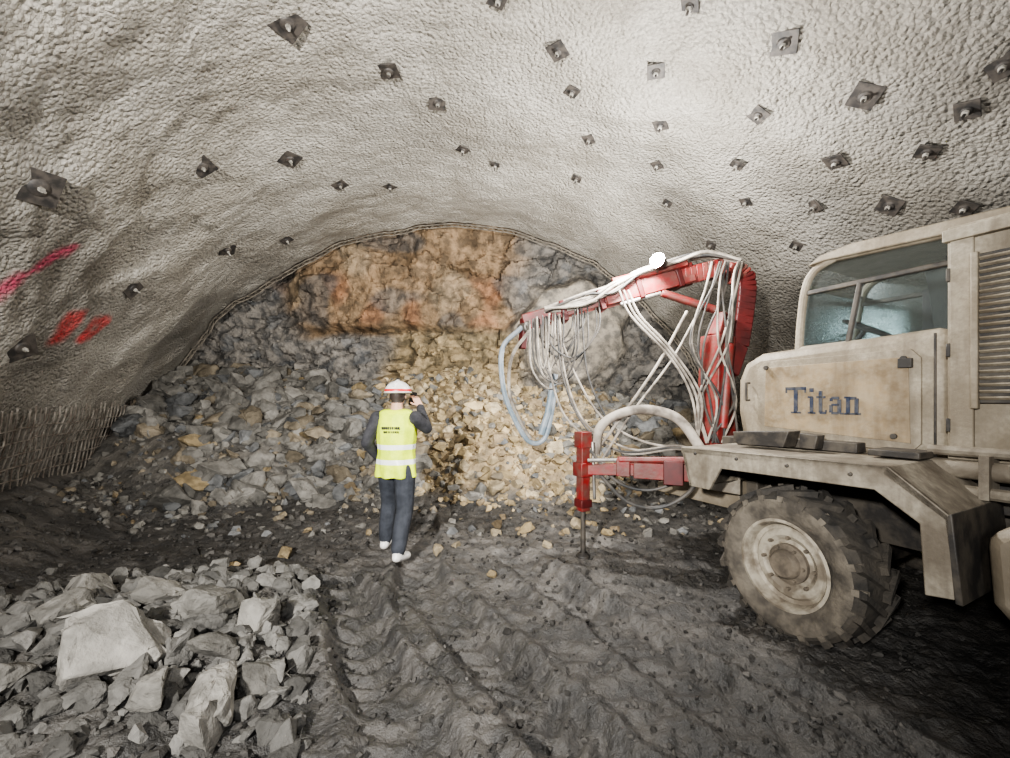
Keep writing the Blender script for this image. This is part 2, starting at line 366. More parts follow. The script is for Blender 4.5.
class Rocks:
    def __init__(s): s.V=[];s.F=[];s.C=[];s.n=0
    def add(s,p,size,col,hero=False,tilt=.5):
        V,Fc=random.choice(PH if hero else PR)
        R=np.array(Matrix.Rotation(random.uniform(0,6.28),3,'Z')@Matrix.Rotation(random.gauss(0,tilt),3,'X')@Matrix.Rotation(random.gauss(0,tilt),3,'Y'))
        sc=np.array((random.uniform(.8,1.25),random.uniform(.7,1.0),random.uniform(.7,1.05)))*size
        W=(V*sc)@R.T+np.array(p)
        s.V.append(W); s.F.append(Fc+s.n); s.n+=len(W); s.C.append(np.tile(np.array(col),(len(W),1)))
    def obj(s,name,matk='rock',angle=25):
        V=np.vstack(s.V);Fc=np.vstack(s.F);C=np.vstack(s.C)
        me=bpy.data.meshes.new(name); me.from_pydata(V.tolist(),[],Fc.tolist())
        ca=me.color_attributes.new('Col','FLOAT_COLOR','POINT'); c=np.ones((len(V),4)); c[:,:3]=C; ca.data.foreach_set('color',c.ravel())
        return finish(me,[matk],name,angle=angle,recalc=False)
def gcol(): 
    k=random.random(); b=random.uniform(.55,1.15)
    if k<.7: c=(.20,.19,.172)
    elif k<.85: c=(.165,.167,.168)
    else: c=(.23,.195,.145)
    return np.array(c)*b
def tcol(): return np.array(random.choice(((.44,.345,.21),(.36,.28,.165),(.47,.39,.265),(.29,.225,.145))))*random.uniform(.6,1.1)
R=Rocks(); cnt=0
while cnt<6600:
    x=random.uniform(-7.6,4.3); y=random.uniform(4.9,9.4); gh=ground_h(x,y)
    if gh<.06 and random.random()>.12: continue
    cx,top,aL,zL,aR,zR=prof(y); dl=x-(cx-aL*.96)
    if dl<.45: continue
    toe=dl<1.7 and y<7
    bl=BL(y)
    cen=bl<x+.6*nz(x,y,0,1)<2.0
    sz=random.choice((.06,.08,.1,.12,.16,.2,.26)) if cen else random.choice((.05,.06,.08,.1,.13,.18,.25,.34))
    if cen and random.random()<.03: sz=.34
    if not cen and random.random()<.05: sz=.6
    if gh<.1: sz=min(sz,.15)
    if toe:
        if random.random()<.6: continue
        sz=min(sz,.13)
    isT=(cen and random.random()<(.86 if x<1 else .55)) or (not cen and random.random()<.05)
    R.add((x,y,ground(x,y)+sz*random.uniform(-.15,.15)),sz,tcol()*(1 if cen else .65) if isT else gcol()*(.95 if x<-2 else 1),hero=sz>.3)
    cnt+=1
R.obj('muck_pile_rocks')
R=Rocks()
HERO=[(-2.07,2.19,.46,.21),(-1.43,2.03,.32,.22),(-1.89,2.69,.42,.13),(-1.56,2.62,.32,.17),(-1.67,2.0,.22,.17),(-1.37,1.88,.24,.18),(-1.30,2.25,.22,.10),(-2.45,2.06,.26,.2),(-2.78,2.62,.30,.17),(-2.9,2.95,.30,.16),(-2.35,2.85,.30,.18),(-1.60,2.3,.24,.10)]
for x,y,sz,al in HERO:
    R.add((x,y,ground(x,y)+sz*.25),sz*1.1,np.array((al,al*.95,al*.86)),True,.3)
k=0
while k<1100:
    x=random.gauss(-2.2,.8); y=random.gauss(2.6,.7)
    if x/y>-.46 or y<1.7 or y>3.9 or x<-4.2: continue
    k+=1
    sz=random.choice((.03,.04,.05,.06,.08,.1,.13,.16,.19)); al=random.uniform(.06,.16)
    R.add((x,y,ground(x,y)+sz*random.uniform(-.05,.3)),sz,np.array((al,al*.96,al*.89)),sz>.12)
R.obj('foreground_rubble_pile')
R=Rocks()
for x,y,sz in((-.70,4.42,.17),(-.52,4.55,.13),(-2.25,4.25,.22),(-2.6,4.0,.14),(-.12,3.8,.12),(-1.6,4.95,.11),(.45,4.55,.13),(.25,5.1,.2),(-.1,5.3,.16),(.9,5.2,.2),(1.2,4.9,.16)):
    R.add((x,y,ground(x,y)+sz*.2),sz,tcol()*.9,True,.25)
for _ in range(5200):
    y=random.uniform(1.5,6.3); x=random.uniform(-1.25,1.0)*y
    if ground_h(x,y)>.5: continue
    if abs(x+1.12)<.35 and abs(y-4.33)<.5: continue
    sz=random.choice((.012,.016,.02,.03,.04,.05))*(1.6 if random.random()<.06 else 1)*(.6+.1*y); al=random.uniform(.035,.10)
    if x<-1.2 and random.random()<.5: sz*=1.6
    R.add((x,y,ground(x,y)+sz*.12),sz,np.array((al,al*.94,al*.87)))
R.obj('scattered_stones')
# ---------------------------------------------------------------- drilling rig
P0=Vector((2.2,3.6,0)); ang=math.atan2(.8925,-.451)
rig=bpy.data.objects.new('tunnel_drilling_rig',None); scene.collection.objects.link(rig); rig.location=P0; rig.rotation_euler=(0,0,ang)
def w2l(p):
    X,Y=p[0]-P0.x,p[1]-P0.y
    return Vector((X*-.451+Y*.8925,X*-.8925-Y*.451,p[2]))
W=lambda *pts:[w2l(p) for p in pts]
mb=MB(); mb.prism([(.18,1.22),(.23,1.5),(.225,1.78),(.16,1.93),(.03,2.0),(-1.16,2.06),(-1.16,1.2)],0,-1.3,0)
mb.obj('hood',['beige'],rig,bevel=.07)
mb=MB(); mb.prism([(-.01,1.34),(.02,1.40),(.02,1.86),(-.03,1.92),(-.98,1.93),(-1.03,1.87),(-1.03,1.32),(-.98,1.26),(-.05,1.30)],-.01,.022,0)
mb.prism([(-.04,1.38),(-.05,1.87),(-.97,1.88),(-.98,1.32)],.02,.028,1)
for f,z in((-.06,1.87),(-.95,1.87),(-.9,1.36)): mb.rev([(.018,.03),(.018,.05),(.001,.05)],(f,0,z),(0,1,0),2,12)
mb.box((-.96,.04,1.84),(.07,.03,.06),2)
mb.box((-1.09,.0,1.62),(.012,.012,.8),2)
mb.tube([(.10,.01,1.75),(.10,.06,1.75),(.10,.06,1.6),(.10,.01,1.6)],.010,2,6)
for f in(.1,-.5,-1.0): mb.box((f,.0,1.245),(.10,.03,.05),2)
mb.obj('hood_side_panel',['beige','panel','dark'],rig,bevel=.006)
mb=MB(); yy=.034
def L_(f0,z0,w,h): mb.box((-.215-f0*1.08-w*.54,yy,1.495+z0*1.08+h*.54),(w*1.08,.006,h*1.08),0)
L_(0,.17,.14,.022); L_(.058,0,.026,.19); L_(.038,0,.066,.012); L_(0,.15,.010,.03); L_(.13,.15,.010,.03)
L_(.165,0,.022,.12); L_(.152,0,.048,.012); L_(.152,.112,.03,.012); L_(.163,.155,.026,.026)
L_(.222,.01,.022,.15); L_(.208,.11,.055,.014); L_(.228,0,.04,.016); L_(.262,.008,.008,.02)
L_(.335,.005,.022,.095); L_(.30,.102,.045,.018); L_(.29,.09,.016,.02); L_(.30,.058,.045,.014); L_(.287,.012,.02,.05); L_(.30,0,.04,.016); L_(.35,0,.02,.012)
L_(.385,0,.022,.12); L_(.375,0,.044,.012); L_(.375,.108,.02,.012); L_(.402,.1,.04,.018); L_(.432,0,.022,.108); L_(.420,0,.046,.012)
mb.obj('hood_lettering',['navy'],rig)
mb=MB(); mb.box((-1.75,-.66,1.94),(1.18,1.42,1.40),0)
mb.box((-1.225,.06,1.96),(.10,.03,1.30),0); mb.box((-1.75,.075,2.58),(1.2,.05,.07),0)
mb.prism([(-1.29,1.58),(-1.29,2.44),(-2.2,2.44),(-2.2,1.58)],.045,.075,1)
for i in range(22): mb.box((-1.75,.085,1.61+i*.038),(.9,.028,.010),0,Matrix.Rotation(.6,3,'X'))
mb.box((-1.285,.085,2.0),(.03,.04,.90),0)
for z in(1.45,1.9,2.35): mb.box((-1.17,.065,z),(.02,.03,.08),1)
mb.obj('air_intake_box',['beige','dark'],rig,bevel=.01)
mb=MB()
sN,sF=-.38,-1.32
for s in(sN,sF):
    mb.tube([(-.09,s,1.98),(-.11,s,2.3),(-.15,s,2.58),(-.23,s,2.71),(-.38,s,2.77)],.032,0,10,sm=6)
    mb.tube([(-.38,s,2.77),(-1.6,s,2.70)],.035,0,10)
    mb.tube([(-1.12,s,1.98),(-1.12,s,2.72)],.035,0,10)
    mb.tube([(-.09,s,2.04),(-1.6,s,2.06)],.03,0,8)
    mb.beam((-.14,s,2.52),(-1.12,s,2.53),(.035,.04),(.035,.04),2)
mb.tube([(-.09,sN,2.04),(-.09,sF,2.04)],.03,0,8)
mb.tube([(-.15,sN,2.58),(-.15,sF,2.58)],.025,0,8)
mb.beam((-.46,sN,2.06),(-.54,sN,2.52),(.035,.04),(.035,.04),2,up=(0,1,0))
mb.prism([(-.19,2.74),(-.29,2.80),(-.5,2.83),(-1.7,2.77),(-1.7,2.68),(-.32,2.75)],sN+.06,sF-.06,0)
mb.obj('cab_frame',['beige','seat','dark'],rig,bevel=.01)
mb=MB()
for s in(sN-.005,sF): mb.prism([(-.10,2.05),(-.12,2.3),(-.16,2.58),(-.26,2.73),(-1.12,2.71),(-1.12,2.05)],s,s-.006,0)
mb.beam((-.09,-.85,2.05),(-.15,-.85,2.6),(.9,.006),(.9,.006),0,up=(1,0,0))
mb.obj('cab_windows',['glass'],rig,angle=None)
mb=MB(); mb.box((-.98,-.75,2.25),(.14,.5,.6),0,Matrix.Rotation(.12,3,'Y')); mb.box((-.78,-.75,1.98),(.45,.5,.12),0)
mb.box((-1.0,-.75,2.56),(.10,.28,.16),0)
mb.box((-.25,-.85,2.02),(.2,.7,.14),0); mb.box((-.85,-1.3,2.3),(.5,.03,.5),0)
mb.rev([(.17+.014*math.cos(a),.014*math.sin(a)) for a in np.linspace(0,2*math.pi,8,endpoint=False)],(-.45,-.7,2.2),(-.5,0,.85),0,28,True)
mb.tube([(-.28,-.7,1.98),(-.45,-.7,2.2)],.02,0)
for a in(0,2.1,4.2): mb.tube([(-.45,-.7,2.2),Vector((-.45,-.7,2.2))+Vector((.85*math.cos(a)*.16,math.sin(a)*.16,.5*math.cos(a)*.16))],.01,0,6)
mb.box((-1.14,-.85,2.35),(.03,.9,.65),0)
mb.obj('cab_interior',['seat'],rig,bevel=.03)
mb=MB(); mb.box((-1.4,-.66,.78),(3.6,.9,.42),0); mb.box((-.6,-.66,.50),(.25,1.7,.22),0); mb.box((-3.2,-.66,.55),(.25,1.7,.22),0)
mb.box((-.9,-.66,1.1),(2.6,1.25,.32),1)
mb.box((-3.0,-.66,1.6),(1.6,1.35,.9),2)
mb.box((.55,-.6,.85),(.9,1.0,.45),1); mb.prism([(.2,.95),(1.15,.7),(1.15,.6),(.2,.6)],.0,-1.3,2)
for i in range(7): mb.tube([(-.1-.16*i,.02,1.22),(-.14-.16*i,.1,1.12),(-.2-.16*i,.06,.95)],.016,0,6,sm=3)
mb.obj('chassis',['dark','dark','beige'],rig,bevel=.02)
mb=MB()
for s0,s1 in((.70,.0),(-2.0,-1.3)):
    sg=1 if s0>0 else -1
    mb.prism([(.24,1.16),(.24,1.21),(-1.12,1.24),(-1.36,1.03),(-1.36,.99),(-1.10,1.19)],s0,s1,0)
    mb.prism([(.24,1.21),(-1.12,1.24),(-1.36,1.03),(-1.38,.62),(-1.27,.60),(-1.25,.96),(-1.06,1.10),(-.12,1.08),(-.02,.9),(.16,.9)],s0,s0-.03*sg,0)
    mb.prism([(-1.38,.60),(-1.34,1.02),(-1.37,1.04),(-1.41,.60)],s0,s1,1)
    mb.prism([(.24,1.2),(.16,.9),(.13,.9),(.20,1.2)],s0,s1,0)
    for f in(.1,-.25,-.6,-.95): mb.rev([(.014,0),(.014,.012),(.001,.012)],(f,s0,1.17),(0,sg,0),1,6)
mb.obj('fenders',['beige2','dark'],rig,bevel=.006)
mb=MB(); 
mb.prism([(-.02,1.24),(.02,1.34),(-.42,1.37),(-.38,1.25)],.36,.2,0); mb.prism([(-.46,1.25),(-.46,1.36),(-.58,1.35),(-.56,1.25)],.30,.2,0)
mb.box((-.3,.10,1.27),(.9,.12,.07),1)
mb.box((-1.0,.2,1.27),(.25,.25,.04),1)
mb.obj('step_brackets',['dark','dark'],rig,bevel=.006)
mb=MB(); mb.prism([(-1.46,.60),(-1.44,.92),(-1.52,1.0),(-2.5,1.0),(-2.55,.9),(-2.55,.58),(-2.45,.5),(-1.54,.5)],.55,-.1,0)
mb.obj('fuel_tank',['beige'],rig,bevel=.05)
mb=MB(); mb.tube([(-1.05,.1,1.2),(-1.3,.12,1.2),(-2.6,.12,1.2)],.055,0,12); mb.tube([(-1.2,.16,1.08),(-2.6,.16,1.08)],.035,0,10); mb.tube([(-1.1,.12,1.3),(-2.6,.1,1.31)],.03,0,10)
for f in(-1.35,-1.75): mb.box((f,.13,1.17),(.04,.16,.24),0)
mb.obj('side_pipes',['beige2'],rig)
def wheel(name,c,steer=0):
    mb=MB()
    tp=[(.30,.14),(.36,.185),(.43,.205),(.485,.19),(.515,.15),(.522,0),(.515,-.15),(.485,-.19),(.43,-.205),(.36,-.185),(.30,-.14)]
    mb.rev(tp,(0,0,0),(0,1,0),0,72)
    mb.rev([(.30,.146),(.36,.192),(.43,.211),(.465,.203)],(0,0,0),(0,1,0),1,72)
    n=20
    for i in range(n):
        for sg in(1,-1):
            a=2*math.pi*(i+(.5 if sg<0 else 0))/n; V=[]
            for (yy,da) in((.205,0),(.01,.24)):
                for rr,wd in((.495,.030),(.565 if yy<.1 else .535,.020)):
                    for s_ in(-1,1):
                        aa=a+da+s_*wd/.53; V.append((math.cos(aa)*rr,sg*yy,math.sin(aa)*rr))
            mb.add(V,[(0,1,3,2),(4,6,7,5),(0,4,5,1),(2,3,7,6),(0,2,6,4),(1,5,7,3)],0)
            V=[]
            for rr,yy in((.53,.190),(.455,.218)):
                for q in(.0,-.03):
                    for s_ in(-1,1): aa=a+s_*.022/.5; V.append((math.cos(aa)*rr,sg*(yy+q),math.sin(aa)*rr))
            mb.add(V,[(0,1,3,2),(4,6,7,5),(0,4,5,1),(2,3,7,6),(0,2,6,4),(1,5,7,3)],1 if sg>0 else 0)
    mb.rev([(.315,.17),(.325,.185),(.305,.19),(.29,.165),(.28,.10),(.255,.085),(.24,.10),(.20,.105),(.165,.075),(.13,.09)],(0,0,0),(0,1,0),2,48)
    mb.rev([(.14,.06),(.14,.12),(.105,.135),(.10,.17),(.085,.19),(.001,.19)],(0,0,0),(0,1,0),3,32)
    mb.rev([(.31,-.14),(.25,-.1),(.001,-.1)],(0,0,0),(0,1,0),2,32)
    for i in range(8):
        a=2*math.pi*i/8; mb.rev([(.013,.09),(.013,.13),(.001,.13)],(math.cos(a)*.185,0,math.sin(a)*.185),(0,1,0),3,6)
    for i in range(6):
        a=2*math.pi*i/6; mb.rev([(.012,.12),(.012,.15),(.001,.15)],(math.cos(a)*.12,0,math.sin(a)*.12),(0,1,0),3,6)
    ob=mb.obj(name,['rubber','tyreside','rim','hub'],rig,angle=30); ob.location=c; ob.rotation_euler=(0,0,steer); ob.scale=(.95,.84,.95); return ob
wheel('wheel_front_left',(-.52,.44,.47),math.radians(-5)); wheel('wheel_front_right',(-.52,-1.74,.49),math.radians(-5))
wheel('wheel_rear_left',(-3.2,.42,.50)); wheel('wheel_rear_right',(-3.2,-1.74,.50))
mb=MB()
b=lambda p0,p1,a,c,mi=0,up=(0,0,1): mb.beam(w2l(p0),w2l(p1),a,c,mi,up)
b((2.30,4.60,1.0),(2.34,4.62,2.3),(.32,.28),(.26,.24),0,(1,0,0))
b((2.34,4.62,2.3),(2.40,4.62,2.55),(.16,.16),(.14,.14),0,(1,0,0))
mb.tube(W((2.30,4.44,1.3),(2.38,4.46,2.2)),.05,0,14); mb.tube(W((2.38,4.46,2.2),(2.46,4.50,2.75)),.03,2,12)
gp=[(2.60,4.72,2.20),(2.66,4.72,2.6),(2.68,4.72,2.91),(2.56,4.71,3.05),(2.3,4.70,3.05),(2.0,4.72,2.99)]
G=catmull(gp,5)
for i in range(len(G)-1): mb.beam(w2l(G[i]),w2l(G[i+1]+(G[i+1]-G[i])*.15),(.19,.19),(.19,.19),1 if i<12 else 0,(.45,.9,.1))
b((2.58,4.68,2.2),(2.40,4.62,1.9),(.18,.18),(.24,.24),1,(.4,.9,0))
mb.rev([(.001,-.14),(.08,-.14),(.08,.14),(.001,.14)],w2l((2.63,4.70,2.97)),(.3,1,0),0,20)
b((2.1,4.72,3.02),(1.15,4.83,2.76),(.20,.22),(.18,.19)); b((1.2,4.83,2.77),(.42,4.92,2.55),(.14,.15),(.12,.13))
b((.55,4.9,2.59),(.22,4.94,2.50),(.18,.18),(.16,.19)); 
mb.tube(W((2.35,4.62,2.58),(1.75,4.70,2.80)),.045,0,12); mb.tube(W((1.75,4.70,2.80),(1.3,4.75,2.68)),.028,2,10)
mb.tube(W((2.0,4.6,3.10),(1.2,4.72,2.93)),.04,0,10)
b((.24,4.94,2.56),(.20,4.94,2.2),(.09,.12),(.07,.09),1,(1,0,0)); mb.rev([(.001,-.1),(.07,-.1),(.07,.1),(.001,.1)],w2l((.24,4.94,2.45)),(1,0,0),2,16)
for t in(.1,.35,.6,.85):
    p=Vector((2.1,4.72,3.02)).lerp(Vector((.42,4.92,2.55)),t); b(p+Vector((.03,0,.009)),p-Vector((.03,0,.009)),(.23,.24),(.23,.24),1)
mb.obj('boom_arm',['red','dred','steel'],rig,bevel=.012)
LP=(1.66,4.50,3.08)
mb=MB(); lp=w2l(LP); dr_=w2l((LP[0]-.75,LP[1]-.6,LP[2]+.15))-lp
mb.rev([(.001,-.06),(.05,-.06),(.075,.03),(.078,.045)],lp,dr_,0,20); mb.tube(W((1.66,4.52,3.06),(1.68,4.66,3.0)),.015,0,8)
mb.rev([(.080,.045),(.07,.075),(.04,.095),(.001,.10)],lp,dr_,1,20); mb.obj('boom_work_light',['dark','lens'],rig)
mb=MB()
rd=random.Random(3)
for i in range(12):
    o=rd.uniform(-.1,.1); k=rd.uniform(0,.06)
    pts=[(2.55,4.60+o,3.12),(2.2,4.60+o,3.17+k),(1.85,4.60+o,3.06+k+rd.uniform(-.03,.05)),(1.5,4.66+o,2.98+k+rd.uniform(-.05,.02)),(1.2,4.7+o,2.86+rd.uniform(-.08,.05)),(.9,4.75+o,2.78+rd.uniform(-.12,.03)),(.45,4.8+o,2.60+k)]
    mb.tube(W(*pts),.016,rd.choice((1,1,1,0)),7,sm=5)
for i in range(15):
    x0=rd.uniform(.25,.6); x1=x0+rd.uniform(.1,.6); dp=rd.uniform(.25,.8); yy=4.8+rd.uniform(-.08,.1)
    za=2.52+(x0-.3)*.25; zb=2.52+(x1-.3)*.27
    mb.tube(W((x0,yy,za),(x0+.02,yy-.03,za-dp*.7),((x0+x1)/2,yy-.04,min(za,zb)-dp),(x1-.02,yy-.03,zb-dp*.7),(x1,yy,zb)),.010,rd.choice((1,0,0)),7,sm=6)
for i in range(4):
    x0=rd.uniform(.4,1.1); zl=rd.uniform(.75,1.15)
    mb.tube(W((x0,4.8,2.5+.25*(x0-.3)),(x0+.05,4.7,1.9),(x0+.25,4.55,1.35),(1.3+rd.uniform(-.1,.1),4.4,zl),(1.75,4.3,zl+.05),(2.05,4.2,1.05)),.012,rd.choice((0,1)),7,sm=6)
for i in range(10):
    x0=rd.uniform(2.2,2.55)
    mb.tube(W((x0,4.5,3.08),(x0-.1,4.42,2.8+rd.uniform(-.1,.1)),(2.15+rd.uniform(-.25,.2),4.4,2.2),(2.3+rd.uniform(-.3,.15),4.42,1.6),(2.2+rd.uniform(-.2,.3),4.4,1.15)),.012,rd.choice((1,0,0)),7,sm=6)
for k in range(3):
    o=.05*k
    mb.tube(W((1.25+o,4.6,2.8),(1.35+o,4.5,2.5),(1.75,4.45,2.05+o),(1.95+o,4.4,1.65),(2.0,4.35,1.2)),.013,1,7,sm=6)
mb.tube(W((1.95,4.5,2.55),(1.6,4.45,1.95),(1.15,4.35,1.35),(.95,4.3,1.1)),.016,1,8,sm=5)
mb.tube(W((2.05,4.5,2.5),(1.75,4.45,2.0),(1.3,4.35,1.45),(1.0,4.3,1.0)),.012,1,8,sm=5)
mb.tube(W((.62,4.8,2.35),(.78,4.7,1.9),(1.05,4.5,1.4),(1.5,4.4,1.15),(2.0,4.3,1.1)),.012,1,8,sm=5)
mb.obj('hydraulic_hoses',['hose','hosew'],rig)
mb=MB()
mb.tube(W((.20,4.9,2.45),(-.03,4.9,2.2),(-.02,4.9,1.75),(.10,4.9,1.4),(.28,4.9,1.12),(.46,4.9,1.15),(.55,4.9,1.5),(.58,4.9,1.85)),.030,0,10,sm=8)
mb.tube(W((.28,4.85,2.4),(.08,4.85,2.1),(.05,4.85,1.7),(.18,4.85,1.35),(.30,4.85,1.15)),.020,1,10,sm=8)
mb.tube(W((.58,4.9,1.9),(.50,4.88,1.45),(.42,4.88,1.2)),.04,0,10)
mb.obj('drill_feed_hose',['hoseb','hosew'],rig)
mb=MB(); mb.tube(W((.92,4.3,1.05),(1.0,4.3,1.35),(1.35,4.3,1.5),(1.75,4.3,1.42),(1.95,4.2,1.12),(2.0,4.1,.95)),.05,0,14,sm=8)
mb.tube(W((.95,4.2,.85),(1.2,4.15,.6),(1.5,4.1,.55),(1.75,4.0,.72),(1.85,3.9,1.0)),.020,1,8,sm=8)
mb.tube(W((.85,4.2,1.1),(1.1,4.15,.8),(1.4,4.1,.72),(1.7,3.95,.85)),.016,1,8,sm=8)
mb.obj('concrete_delivery_hose',['hosew','hose'],rig)
mb=MB()
b((1.95,3.85,.93),(1.25,4.08,.93),(.22,.16),(.2,.15),0); b((1.3,4.06,.93),(.80,4.25,.90),(.11,.11),(.10,.10),0)
b((1.66,3.92,.93),(1.50,3.98,.93),(.26,.22),(.26,.22),1); b((1.22,4.09,.95),(1.10,4.13,.95),(.18,.17),(.18,.17),0)
mb.tube(W((1.75,3.84,1.05),(1.1,4.06,1.02)),.03,0,12); mb.tube(W((1.1,4.06,1.02),(.82,4.18,1.0)),.018,2,10)
mb.beam(w2l((.79,4.25,.48)),w2l((.79,4.25,1.26)),(.10,.10),(.10,.10),0,(1,0,0)); mb.box(w2l((.79,4.25,1.20)),(.13,.13,.16),0); mb.box(w2l((.79,4.25,.90)),(.15,.15,.14),0); mb.box(w2l((.79,4.25,.56)),(.13,.13,.08),1)
mb.tube(W((.79,4.25,.5),(.79,4.25,.04)),.026,3,12); mb.rev([(.001,0),(.07,0),(.07,.02),(.035,.05)],w2l((.79,4.25,.01)),(0,0,1),3,16)
mb.tube(W((.88,4.22,1.18),(.90,4.22,.6)),.018,2,8)
b((2.1,3.9,.95),(1.85,3.95,.95),(.5,.36),(.4,.3),4)
mb.obj('outrigger_post',['red','dred','steel','dark','beige2'],rig,bevel=.008)
# ---------------------------------------------------------------- worker
def ico(n=2):
    bm=bmesh.new(); bmesh.ops.create_icosphere(bm,subdivisions=n,radius=1); P=np.array([v.co[:] for v in bm.verts]); bm.free(); return P
S=ico(2)
class Body:
    def __init__(s): s.bm=bmesh.new(); s.lab=[]
    def hull(s,ells,label):
        t=bmesh.new()
        for c,r in ells:
            r=(r,r,r) if isinstance(r,(int,float)) else r
            for p in S: t.verts.new((c[0]+p[0]*r[0],c[1]+p[1]*r[1],c[2]+p[2]*r[2]))
        bmesh.ops.convex_hull(t,input=t.verts)
        bmesh.ops.delete(t,geom=[g for g in t.verts if not g.link_faces],context='VERTS')
        me=bpy.data.meshes.new('t'); t.to_mesh(me); t.free(); s.bm.from_mesh(me); bpy.data.meshes.remove(me)
        for i in range(len(ells)-1 or 1):
            a=ells[i]; bb=ells[min(i+1,len(ells)-1)]
            for k in range(9):
                f=k/8; ra=np.array(a[1] if not isinstance(a[1],(int,float)) else (a[1],)*3); rb=np.array(bb[1] if not isinstance(bb[1],(int,float)) else (bb[1],)*3)
                s.lab.append((label,np.array(a[0])*(1-f)+np.array(bb[0])*f,ra*(1-f)+rb*f))
    def build(s,vox,smooth):
        me=bpy.data.meshes.new('b'); s.bm.to_mesh(me); s.bm.free(); ob=bpy.data.objects.new('b',me); scene.collection.objects.link(ob)
        r=ob.modifiers.new('r','REMESH'); r.mode='VOXEL'; r.voxel_size=vox
        k=ob.modifiers.new('s','SMOOTH'); k.iterations=smooth; k.factor=.5
        dg=bpy.context.evaluated_depsgraph_get(); m2=bpy.data.meshes.new_from_object(ob.evaluated_get(dg)); bpy.data.objects.remove(ob)
        m2.materials.clear(); return m2
    def labels(s,pts):
        D=np.stack([(np.linalg.norm((pts-c)/r,axis=1)-1)*r.mean() for _,c,r in s.lab],1); i=D.argmin(1); return np.array([l for l,_,_ in s.lab])[i]
per=bpy.data.objects.new('construction_worker',None); scene.collection.objects.link(per); per.location=(-1.12,4.33,ground(-1.12,4.33)-.01); per.rotation_euler=(0,0,math.radians(-6))
B=Body()
B.hull([((0,0,.92),(.175,.135,.10)),((0,0,1.08),(.165,.125,.09))],'legs')
B.hull([((0,0,1.05),(.175,.13,.08)),((0,.01,1.30),(.20,.14,.10))],'torso')
B.hull([((0,.01,1.30),(.20,.14,.10)),((0,0,1.42),(.195,.10,.055))],'torso')
B.hull([((-.06,.0,1.46),(.06,.07,.03)),((.06,.0,1.46),(.06,.07,.03))],'torso')
B.hull([((0,.0,1.44),.065),((0,.02,1.56),.058)],'skin')
for hip,kn,an,toe in(((-.09,0,.90),(-.14,.17,.50),(-.17,.14,.11),(-.195,.30,.05)),((.09,0,.90),(.12,-.08,.49),(.14,-.32,.16),(.16,-.18,.055))):
    B.hull([(hip,.115),(kn,.088)],'legs'); B.hull([(kn,.088),((kn[0]*.4+an[0]*.6,kn[1]*.4+an[1]*.6-.015,kn[2]*.4+an[2]*.6),.080),((an[0],an[1],an[2]+.01),.072)],'legs')
    B.hull([(an,.05),((an[0],an[1]-.045,an[2]-.055),.045)],'shoe'); B.hull([((an[0],an[1]-.04,an[2]-.06),(.048,.052,.045)),(toe,(.055,.065,.042))],'shoe')
B.hull([((-.20,0,1.40),.078),((-.285,-.07,1.15),.064)],'arm'); B.hull([((-.285,-.07,1.15),.064),((-.245,.12,.98),.048)],'arm')
B.hull([((.20,0,1.40),.078),((.28,.13,1.29),.064)],'arm'); B.hull([((.28,.13,1.29),.064),((.17,.27,1.50),.046)],'arm')
B.hull([((0,.045,1.635),(.078,.094,.108)),((0,.065,1.575),(.058,.068,.05))],'skin')
B.hull([((0,.145,1.615),(.013,.02,.028)),((0,.135,1.645),(.009,.012,.02))],'skin')
for s in(-1,1): B.hull([((s*.08,.04,1.62),(.012,.022,.033))],'skin')
me=B.build(.011,5)
cen=np.zeros(len(me.polygons)*3); me.polygons.foreach_get('center',cen); cen=cen.reshape(-1,3); lab=B.labels(cen)
mi={'legs':0,'torso':1,'arm':1,'skin':2,'shoe':3}; idx=np.array([mi[l] for l in lab])
hairm=(idx==2)&(cen[:,2]>1.56)&(cen[:,1]<.05)&(np.abs(cen[:,0])<.085)&(cen[:,2]<1.76); idx[hairm]=4
body=finish(me,['jeans','jacket','skin','white','hair'],'body',per,angle=None,recalc=False)
me.polygons.foreach_set('material_index',idx.tolist()); me.polygons.foreach_set('use_smooth',[True]*len(me.polygons)); me.update()
VB=Body()
VB.hull([((0,0,.80),(.215,.165,.05)),((0,0,1.05),(.198,.152,.06))],'v')
VB.hull([((0,0,1.05),(.198,.152,.06)),((0,.01,1.28),(.215,.16,.08))],'v')
VB.hull([((0,.01,1.28),(.215,.16,.08)),((0,0,1.43),(.19,.115,.05))],'v')
VB.hull([((-.09,.0,1.45),(.09,.09,.045)),((.09,.0,1.45),(.09,.09,.045))],'v')
vm=VB.build(.010,4)
bm=bmesh.new(); bm.from_mesh(vm); bmesh.ops.bisect_plane(bm,geom=bm.verts[:]+bm.edges[:]+bm.faces[:],plane_co=(0,0,.80),plane_no=(0,0,-1),clear_outer=True)
bm.normal_update()
for v in bm.verts:
    v.co+=v.normal*(.012*nz(v.co.x,v.co.y,v.co.z*.6,9)*sst(1.4,1.1,v.co.z)+.012*math.sin(math.atan2(v.co.y,v.co.x)*7+v.co.z*3)*sst(1.1,.8,v.co.z))
bm.to_mesh(vm); bm.free()
vo=finish(vm,['vest','silver'],'safety_vest',per,angle=None,recalc=False)
vidx=[]
for f in vm.polygons:
    z=f.center.z; x=f.center.x
    vidx.append(1 if (1.085<z<1.135 or .935<z<.985) else 0)
vm.polygons.foreach_set('material_index',vidx); vm.polygons.foreach_set('use_smooth',[True]*len(vm.polygons)); vm.update()
sd=vo.modifiers.new('s','SOLIDIFY'); sd.thickness=.006
mb=MB()
rr=random.Random(5)
